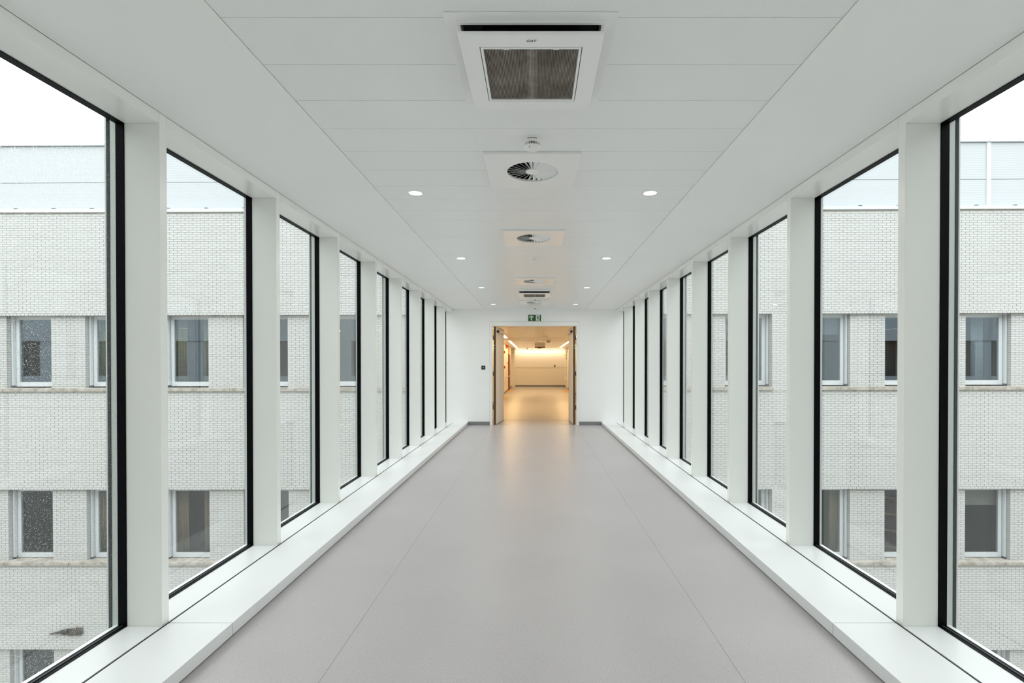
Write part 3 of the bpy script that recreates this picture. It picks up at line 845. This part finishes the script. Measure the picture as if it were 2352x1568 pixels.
def smoke(loc, label):
    t = empty('smoke_detector', loc)
    bm = new_bm(); lathe(bm, [(0, -0.0003), (0.047, -0.0003), (0.048, -0.003), (0.047, -0.018), (0.043, -0.022), (0.034, -0.022)], 40)
    obj('base', bm, M['white_plastic'], t, smooth=False)
    bm = new_bm(); lathe(bm, [(0.034, -0.020), (0.034, -0.036), (0.0, -0.036)], 32); obj('dark_chamber', bm, M['dark_gap'], t)
    n = 28
    bm = new_bm()
    for i in range(n):
        a = 2 * math.pi * i / n; ca, sa = math.cos(a), math.sin(a)
        for r0, r1, w2 in ((0.033, 0.0405, 0.0016),):
            pts = [(r0, -w2), (r1, -w2), (r1, w2), (r0, w2)]
            A = [bm.verts.new((r * ca - q * sa, r * sa + q * ca, -0.021)) for r, q in pts]
            Bv = [bm.verts.new((r * ca - q * sa, r * sa + q * ca, -0.036)) for r, q in pts]
            bm.faces.new(A); bm.faces.new(Bv[::-1])
            for k in range(4): bm.faces.new((A[k], Bv[k], Bv[(k + 1) % 4], A[(k + 1) % 4]))
    obj('vent_fins', bm, M['white_plastic'], t)
    bm = new_bm(); lathe(bm, [(0.0, -0.035), (0.0415, -0.035), (0.041, -0.039), (0.036, -0.046), (0.02, -0.049), (0, -0.049)], 40)
    cap = obj('cap', bm, M['white_plastic'], t)
    bm = new_bm(); tube(bm, (-0.014, -0.030, -0.0455), (-0.014, -0.030, -0.0485), 0.0025, 10); obj('indicator', bm, M['ink'], cap)
    bm = new_bm()
    for i in range(9):
        a = math.radians(-90 + (i - 4) * 7); ca, sa = math.cos(a), math.sin(a); r = 0.0482
        box(bm, r * ca - 0.0018, r * ca + 0.0018, r * sa - 0.0004, r * sa + 0.0004, -0.013, -0.010)
    obj('printed_marks', bm, M['ink'], t)
    t.scale = (1.12, 1.12, 1.22)
    tag(t, label, 'smoke detector', 'smoke detectors')
smoke((XC - 0.003, 2.90, Z_CEIL), 'round white smoke detector in front of the nearest diffuser')
smoke((XC + 0.008, 9.95, Z_CEIL), 'distant round smoke detector in front of the farthest diffuser')
t = empty('ceiling_sensor', (XC + 0.002, 6.14, Z_CEIL))
bm = new_bm(); lathe(bm, [(0, -0.0003), (0.038, -0.0003), (0.038, -0.004), (0.030, -0.009), (0.012, -0.010), (0.012, -0.010), (0, -0.010)], 32); obj('rim', bm, M['white_plastic'], t)
bm = new_bm(); lathe(bm, [(0.009, -0.009), (0.008, -0.014), (0, -0.015)], 16); obj('sensor_eye', bm, M['ink'], t)
tag(t, 'flat round ceiling sensor between the second and third diffusers', 'detector')
t = empty('ceiling_sensor', (XC + 0.010, 11.35, Z_CEIL))
bm = new_bm(); lathe(bm, [(0, -0.0003), (0.036, -0.0003), (0.036, -0.016), (0.030, -0.022), (0, -0.022)], 28); obj('rim', bm, M['white_plastic'], t)
bm = new_bm(); lathe(bm, [(0.028, -0.020), (0.024, -0.038), (0.012, -0.047), (0, -0.049)], 24); obj('sensor_dome', bm, M['weld'], t, smooth=True)
tag(t, 'small domed sensor on the ceiling just above the exit sign', 'detector')

# ------------------------------------------------------------------ the brick building the bridge runs into
BK_L, BK_H = 0.2, 0.0589
bld = empty('brick_building', (0, Y_FAC, 0), (0, -0.0022, -0.005))
tag(bld, 'white brick building with ribbon windows outside at the far end of the bridge', 'building')
W0, W1 = -17.0, 17.0
Z0, ZT = -8.6, 5.339
ROWS = [(0.800, 2.711), (-3.680, -1.772), (-7.80, -5.90)]       # window bands: underside of opening, lintel
# ribbons: (u0, u1) spans that are recessed
RIB = [(-17.0, -2.3), (2.3, 6.044), (6.93, 17.0)]
WIN = [(r - 1.16, r) for r in (-14.556, -12.516, -10.475, -8.439, -6.385, -4.345)] + [(2.55, 3.70), (4.87, 6.044), (6.93, 8.081), (8.97, 10.12), (11.03, 12.19), (13.08, 14.23)]
PIER_Y, WIN_Y = 0.09, 0.26
MORT = 0.007
bays = [(W0, -2.25), (2.25, W1)]

# mortar backing
bm = new_bm()
zs = [Z0 - 0.4]
for zb, zt in ROWS[::-1]: zs += [zb, zt]
zs.append(ZT)
for a, b in bays:
    for i in range(0, len(zs), 2):
        box(bm, a, b, MORT, 0.32, zs[i], zs[i + 1])
    for zb, zt in ROWS:         # solid parts and piers inside the bands
        rib = [r for r in RIB if r[0] < b and r[1] > a]
        solid = []
        cur = a
        for r in sorted(rib):
            if r[0] > cur + 0.01: solid.append((cur, r[0]))
            cur = max(cur, r[1])
        if cur < b - 0.01: solid.append((cur, b))
        for s0, s1 in solid: box(bm, s0 + (MORT if s0 > a else 0), s1 - (MORT if s1 < b else 0), MORT, 0.32, zb, zt)
        for r in rib:
            wins = sorted([w_ for w_ in WIN if w_[0] >= r[0] - 0.01 and w_[1] <= r[1] + 0.01])
            cur = r[0]
            for w_ in wins + [(r[1], r[1])]:
                if w_[0] > cur + 0.02: box(bm, cur + (MORT if cur > r[0] else 0), w_[0] - (MORT if w_[0] < r[1] else 0), PIER_Y + MORT, 0.32, zb, zt)
                cur = w_[1]
obj('mortar_wall', bm, M['mortar'], bld)
# storeys below and beyond, and inner back
bobj('lower_wall', M['brick_pattern'], bld, (W0, -2.25, 0.004, 0.3, -9.4, Z0 - 0.4), (2.25, W1, 0.004, 0.3, -9.4, Z0 - 0.4),
     (-34, W0, 0.004, 0.3, -9.4, ZT), (W1, 34, 0.004, 0.3, -9.4, ZT),
     (-2.25, 2.25, 0.004, 0.3, -9.4, -0.80), (-2.25, 2.25, 0.004, 0.3, 3.35, ZT))

JX, JZ = 0.0115, 0.0080          # joint widths
Z_REF, U_REF = 0.703, 7.44       # a bed joint and a head joint read off the photograph
solid_bricks = []                # (u0,u1,z0,z1,yfront,depth,tint)
def in_band(z):
    for i, (zb, zt) in enumerate(ROWS):
        if zb - 0.01 < z < zt: return i
    return None
def lay(u0, u1, z, yf, depth, half, phase, header=False, tint=1.0, ends=(False, False)):
    L = BK_L / 2 if header else BK_L
    st = U_REF + (L / 2 if half else 0) + phase
    k = math.floor((u0 - st) / L)
    while True:
        a = st + k * L + JX / 2; b = a + L - JX
        k += 1
        if a >= u1 - 0.035: break
        if b <= u0 + 0.035: continue
        a2 = u0 if a < u0 + 0.035 else a          # bricks end flush with the corners of the masonry
        b2 = u1 if b > u1 - 0.05 else b
        full = (a2 == a and b2 == b and not header)
        solid_bricks.append((a2, b2, z + JZ / 2, z + BK_H - JZ / 2, yf, depth, tint * (1 - 0.05 * random.random()), full))
kz0 = math.ceil((Z0 - Z_REF) / BK_H); kz1 = math.floor((ZT - Z_REF) / BK_H)
for k in range(kz0, kz1):
    z = Z_REF + k * BK_H
    zc = z + BK_H / 2
    bi = in_band(zc)
    for a, b in bays:
        if bi is None:
            hd = any(abs(z - zt) < BK_H * 0.75 and z > zt - 0.01 for zb, zt in ROWS)
            dirty = any(0 < zb - 0.055 - zc < BK_H for zb, zt in ROWS)
            lay(a, b, z, 0.0, 0.03, k % 2 == 0, 0.0, header=hd, tint=0.80 if dirty else 1.0)
        else:
            zb, zt = ROWS[bi]
            rib = sorted([r for r in RIB if r[0] < b and r[1] > a])
            cur = a
            for r in rib + [(b, b)]:
                if r[0] > cur + 0.02: lay(cur, r[0], z, 0.0, 0.27 if cur > a else 0.03, k % 2 == 0, 0.0)
                cur = max(cur, r[1])
            for r in rib:
                wins = sorted([w_ for w_ in WIN if w_[0] >= r[0] - 0.01 and w_[1] <= r[1] + 0.01])
                cur = r[0]
                for w_ in wins + [(r[1], r[1])]:
                    if w_[0] > cur + 0.05:
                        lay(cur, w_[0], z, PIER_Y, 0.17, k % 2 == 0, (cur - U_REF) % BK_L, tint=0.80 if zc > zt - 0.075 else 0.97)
                    cur = w_[1]
# vent hole in the left wall
VU0, VU1, VZ0, VZ1 = -11.85, -11.65, -5.515, -5.32
cut = []
for b in solid_bricks:
    if b[0] < VU1 and b[1] > VU0 and b[2] < VZ1 - 0.01 and b[3] > VZ0 + 0.01 and b[4] == 0.0:
        if b[0] < VU0 - 0.02: cut.append((b[0], VU0) + b[2:7] + (False,))
        if b[1] > VU1 + 0.02: cut.append((VU1, b[1]) + b[2:7] + (False,))
    else:
        cut.append(b)
solid_bricks = cut
# the 300 bricks picked apart one by one: the clean panel of wall in the second pane on the right
def key(b): return (b[7] and b[4] == 0.0 and 7.25 < b[0] and b[1] < 9.25 and -1.7 < b[2] < 0.66)
cand = [i for i, b in enumerate(solid_bricks) if key(b)]
cand.sort(key=lambda i: -solid_bricks[i][2])
single = set(cand[:300])
bm = new_bm(); box(bm, 0, BK_L - JX, 0, 0.03, 0, BK_H - JZ)
bmesh.ops.recalc_face_normals(bm, faces=bm.faces)
bme = bpy.data.meshes.new('brick'); bm.to_mesh(bme); bm.free(); bme.materials.append(M['brick'])
for i in sorted(single):
    b = solid_bricks[i]
    o = bpy.data.objects.new('brick', bme); COL.objects.link(o); o.parent = bld
    o.location = (b[0], b[4] + random.uniform(-0.0012, 0.0012), b[2])
rest = [b for i, b in enumerate(solid_bricks) if i not in single]
A = np.array([[b[0], b[1], b[2], b[3], b[4], b[5], b[6]] for b in rest])
n = len(A)
yj = A[:, 4] + rng.uniform(-0.0012, 0.0012, n)
V = np.zeros((n, 8, 3))
for c, (ix, iy, iz) in enumerate(((0, 0, 2), (1, 0, 2), (1, 1, 2), (0, 1, 2), (0, 0, 3), (1, 0, 3), (1, 1, 3), (0, 1, 3))):
    V[:, c, 0] = A[:, ix]; V[:, c, 1] = yj + (A[:, 5] if iy else 0); V[:, c, 2] = A[:, iz]
quad = np.array([[0, 1, 5, 4], [1, 2, 6, 5], [3, 0, 4, 7], [4, 5, 6, 7], [0, 3, 2, 1]])
Fq = (quad[None] + (np.arange(n) * 8)[:, None, None]).reshape(-1, 4)
me = bpy.data.meshes.new('brick_field')
me.vertices.add(n * 8); me.vertices.foreach_set('co', V.ravel())
me.loops.add(Fq.size); me.loops.foreach_set('vertex_index', Fq.ravel())
me.polygons.add(len(Fq)); me.polygons.foreach_set('loop_start', np.arange(len(Fq)) * 4)
me.polygons.foreach_set('use_smooth', np.zeros(len(Fq), bool))
me.update()
ca = me.color_attributes.new('tint', 'FLOAT_COLOR', 'POINT')
tt = np.repeat(A[:, 6], 8)
cc = np.stack([tt, tt * 0.995, np.where(tt < 0.85, tt * 0.93, tt * 0.99), np.ones_like(tt)], 1)
ca.data.foreach_set('color', cc.ravel())
me.materials.append(M['brick_field'])
bf = bpy.data.objects.new('brick_field', me); COL.objects.link(bf); bf.parent = bld; bf['kind'] = 'stuff'

# weep joints over the lintels
bm = new_bm()
for zb, zt in ROWS:
    for a, b in bays:
        u = a + 0.3
        while u < b:
            k = round((zt + 3.3 * BK_H - Z_REF) / BK_H); z = Z_REF + k * BK_H
            uu = U_REF + round((u - U_REF) / BK_L) * BK_L + (BK_L / 2 if k % 2 == 0 else 0)
            box(bm, uu - 0.006, uu + 0.006, -0.0005, 0.02, z + 0.004, z + BK_H - 0.004); u += 0.6
o = obj('weep_joints', bm, M['clip'], bld); o['kind'] = 'stuff'

# stone sills
for zs_, zb in ((0.755, 0.844), (-3.712, -3.628)):
    for r in RIB:
        u = r[0]
        while u < r[1] - 0.05:
            u2 = min(u + 0.835, r[1] + (0.02 if r[1] < 16 else 0))
            bobj('sill_stone', M['stone'], bld, (u + 0.004, u2 - 0.004, -0.045, 0.30, zs_, zb), bevel=0.006)
            u += 0.835

# facade windows with their rooms
def curtain(name, m, parent, u0, u1, y, z0, z1, amp=0.025, waves=5):
    bm = new_bm(); N = max(12, waves * 6); rows = []
    for z in (z0, z1):
        rows.append([bm.verts.new((u0 + (u1 - u0) * i / N, y + amp * math.sin(2 * math.pi * waves * i / N), z)) for i in range(N + 1)])
    for i in range(N): bm.faces.new((rows[0][i], rows[0][i + 1], rows[1][i + 1], rows[1][i]))
    o = obj(name, bm, m, parent, smooth=True)
    sm = o.modifiers.new('thickness', 'SOLIDIFY'); sm.thickness = 0.004
    return o
for ri, (zb, zt) in enumerate(ROWS):
    zf0 = (0.874, -3.611, -7.75)[ri]
    for wi, (u0, u1) in enumerate(WIN):
        left = u1 < 0
        # perspective shows the jamb away from the corridor: the shutter guide stands there
        fz1 = zt + 0.01
        bm = new_bm(); fw = 0.085; fb = 0.12
        y0, y1 = WIN_Y, WIN_Y + 0.07
        g = 0.068
        a0, a1 = (u0 + g, u1) if left else (u0, u1 - g)
        box(bm, a0, a0 + fw, y0, y1, zf0, fz1); box(bm, a1 - fw, a1, y0, y1, zf0, fz1)
        box(bm, a0 + fw, a1 - fw, y0, y1, zf0, zf0 + fb); box(bm, a0 + fw, a1 - fw, y0, y1, fz1 - 0.10, fz1)
        fr = obj('facade_window', bm, M['pvc'], bld, bevel=0.004)
        gx = (u0 + 0.012, u0 + g - 0.012) if left else (u1 - g + 0.012, u1 - 0.012)
        bobj('shutter_guide', M['pvc'], fr, (gx[0], gx[1], 0.19, 0.30, zf0 + 0.03, fz1), bevel=0.004)
        bobj('guide_foot', M['clip'], fr, (gx[0] - 0.006, gx[1] + 0.006, 0.19, 0.30, zf0 - 0.015, zf0 + 0.03))
        bobj('pane', M['facade_glass'] if ri == 0 else M['facade_glass_low'], fr, (a0 + fw - 0.005, a1 - fw + 0.005, y0 + 0.03, y0 + 0.036, zf0 + fb - 0.005, fz1 - 0.095))
        for q in range(3):
            qx = a0 + 0.1 + (a1 - a0 - 0.2) * q / 2
            bobj('drain_cap', M['flash'], fr, (qx - 0.02, qx + 0.02, y0 - 0.006, y0, zf0 + 0.03, zf0 + 0.045))
        # room
        bm = new_bm(); rx0, rx1, ry, rz0, rz1 = u0 - 0.35, u1 + 0.35, 2.6, zf0 - 0.3, zt + 0.35
        box(bm, rx0, rx1, ry, ry + 0.05, rz0, rz1); box(bm, rx0 - 0.05, rx0, 0.325, ry, rz0, rz1); box(bm, rx1, rx1 + 0.05, 0.325, ry, rz0, rz1)
        box(bm, rx0, rx1, 0.325, ry, rz0 - 0.05, rz0); box(bm, rx0, rx1, 0.325, ry, rz1, rz1 + 0.05)
        obj('room', bm, M['room_reflect_blue'] if ri == 0 else M['room'], fr)
        W_ = u1 - u0
        if ri == 0:
            st = {2: 'olive', 3: 'olive', 10: 'pale', 8: 'blind', 4: 'pale'}.get(wi)
        else:
            st = {0: 'tan', 2: 'tan', 3: 'tan', 8: 'tan', 10: 'blind', 5: 'pale'}.get(wi)
        if st in ('olive', 'tan'):
            curtain('curtain', M[st], fr, u0 + 0.05, u0 + 0.05 + W_ * 0.30, 0.42, zf0, zt + 0.2)
            curtain('curtain', M[st], fr, u1 - 0.02 - W_ * 0.28, u1 + 0.05, 0.42, zf0, zt + 0.2)
        elif st == 'pale':
            curtain('curtain', M['pale'], fr, u0 + W_ * 0.36, u0 + W_ * 0.62, 0.42, zf0, zt + 0.2, waves=4)
        elif st == 'blind':
            bobj('roller_blind', M['blind'], fr, (u0 + 0.02, u1 - 0.02, 0.40, 0.405, zt - 0.52, zt + 0.1))
# the bookcase behind a lower right-hand window
u0, u1 = WIN[9]
bc = empty('bookcase', (u0 + 0.72, 1.15, -3.9), (0, 0, math.radians(-38)), parent=bld)
bc.parent = None
bc.matrix_world = bld.matrix_basis @ bc.matrix_basis
bobj('carcass', M['wood'], bc, (-0.62, -0.60, -0.15, 0.15, 0, 2.1), (0.60, 0.62, -0.15, 0.15, 0, 2.1), (-0.6, 0.6, 0.13, 0.15, 0, 2.1))
for zz in (0.3, 0.75, 1.2, 1.65, 2.05):
    bobj('shelf', M['wood'], bc, (-0.60, 0.60, -0.17, 0.13, zz, zz + 0.03))
for zz in (0.33, 0.78, 1.23, 1.68):
    bm = new_bm(); x = -0.58
    while x < 0.56:
        tw = random.uniform(0.025, 0.05); hgt = random.uniform(0.24, 0.34); box(bm, x, x + tw - 0.002, -0.14, 0.10, zz, zz + hgt); x += tw
    o = obj('book_row', bm, M['books'], bc); o['kind'] = 'stuff'
tag(bc, 'wooden bookcase with dark books behind a lower window of the brick building', 'bookcase')

# vent hole with ragged flap
vt = empty('wall_vent', (VU1, 0.0, VZ0), parent=bld)
bobj('opening', M['dark_gap'], vt, (-0.20, 0.0, 0.010, 0.10, 0.0, VZ1 - VZ0))
pts = [(-0.02, 0.03), (-0.02, 0.19), (-0.19, 0.185), (-0.34, 0.165), (-0.36, 0.175), (-0.42, 0.170), (-0.44, 0.155), (-0.56, 0.135), (-0.62, 0.105), (-0.86, 0.045), (-0.85, 0.035), (-0.56, 0.050), (-0.48, 0.020), (-0.38, 0.015), (-0.33, 0.0), (-0.20, 0.012)]
bm = new_bm(); prism(bm, pts, -0.05, -0.02)
obj('ragged_flap', bm, mat('rotten_board', (0.085, 0.065, 0.05), 0.85, 0.2, color2=(0.035, 0.035, 0.035), scale=9), vt)

# roof edge and clad top storey
for a, b in ((W0 - 17, -0.0), (0.0, W1 + 17)):
    bobj('roof_flashing', M['flash'], bld, (a, b, -0.04, 0.5, ZT, ZT + 0.083), bevel=0.004)
CY = 0.35
z_s, z_t = 6.23, 7.19
for z0, z1 in ((ZT + 0.085, z_s), (z_s, z_t)):
    u = -34.0
    while u < 34:
        u2 = min(u + 5.9, 34)
        bobj('cladding_panel', M['cladding'], bld, (u + 0.003, u2 - 0.003, CY, CY + 0.08, z0 + 0.006, z1 - 0.006))
        u += 5.9
bobj('panel_backing', M['clip'], bld, (-34, 34, CY + 0.03, CY + 0.3, ZT + 0.06, z_t))
bobj('cover_strip', M['flash'], bld, (11.77, 11.88, CY - 0.02, CY + 0.02, ZT + 0.085, z_t), bevel=0.004)
bobj('roof_cap', M['flash'], bld, (-34, 34, CY - 0.05, CY + 0.35, z_t, z_t + 0.055), bevel=0.004)
bobj('cap_shadow_strip', M['clip'], bld, (-34, 34, CY - 0.005, CY + 0.03, z_t - 0.012, z_t))  # solid dark strip painted in as the shadow line under the cap
bm = new_bm(); prism(bm, [(-0.055, 0), (0.055, 0), (0.03, 0.028), (-0.03, 0.028)], -0.03, 0.03)
cl0 = obj('flashing_clip', bm, M['clip'], bld)
cl0.location = (-13.3, 0.0, ZT + 0.083)
u = -12.32
while u < 13.5:
    if abs(u) > 2.5:
        c = cl0.copy(); COL.objects.link(c); c.parent = bld; c.location = (u, 0.0, ZT + 0.083)
    u += 0.98
for u in (11.83, 12.6, 13.4):
    c = cl0.copy(); COL.objects.link(c); c.parent = bld; c.location = (u, CY - 0.02, z_t + 0.055); c.scale = (0.45, 1, 0.5)

# ------------------------------------------------------------------ the building behind the camera and the courtyard
rear = empty('wall_rear_facade', (0, -1.05, 0)); tag(rear, 'white brick building behind the camera that the bridge starts from', 'building', kind='structure')
bm = new_bm()
zs = [-9.4, ROWS[1][0], ROWS[1][1], ROWS[0][0], ROWS[0][1], ZT]
for a, b in ((-34, -2.2), (2.2, 34)):
    for i in range(0, 6, 2): box(bm, a, b, -0.3, 0, zs[i], zs[i + 1])
    for zb, zt in ROWS[:2]:
        cur = a
        k = math.ceil((a + 0.5) / 2.04)
        while True:
            u0 = k * 2.04; u1 = u0 + 1.16
            if u1 > b - 0.3: break
            if u0 > cur: box(bm, cur, u0, -0.3, -0.05, zb, zt)
            cur = u1; k += 1
        box(bm, cur, b, -0.3, -0.05, zb, zt)
box(bm, -2.2, 2.2, -0.3, 0, -9.4, -0.76); box(bm, -2.2, 2.2, -0.3, 0, 3.33, ZT)
obj('brickwork', bm, M['brick_pattern'], rear)
bobj('dark_windows', M['room'], rear, (-34, 34, -0.36, -0.31, -9.4, ZT))
bobj('cladding_panel', M['cladding'], rear, (-34, 34, -0.45, -0.35, ZT, z_t))
bobj('roof_flashing', M['flash'], rear, (-34, 34, -0.4, 0.04, ZT, ZT + 0.08))
g = bobj('ground', M['ground'], None, (-150, 150, -150, 150, -9.6, -9.4))
tag(g, 'unseen courtyard ground far below the bridge, pale to bounce light upward', 'ground', kind='structure')
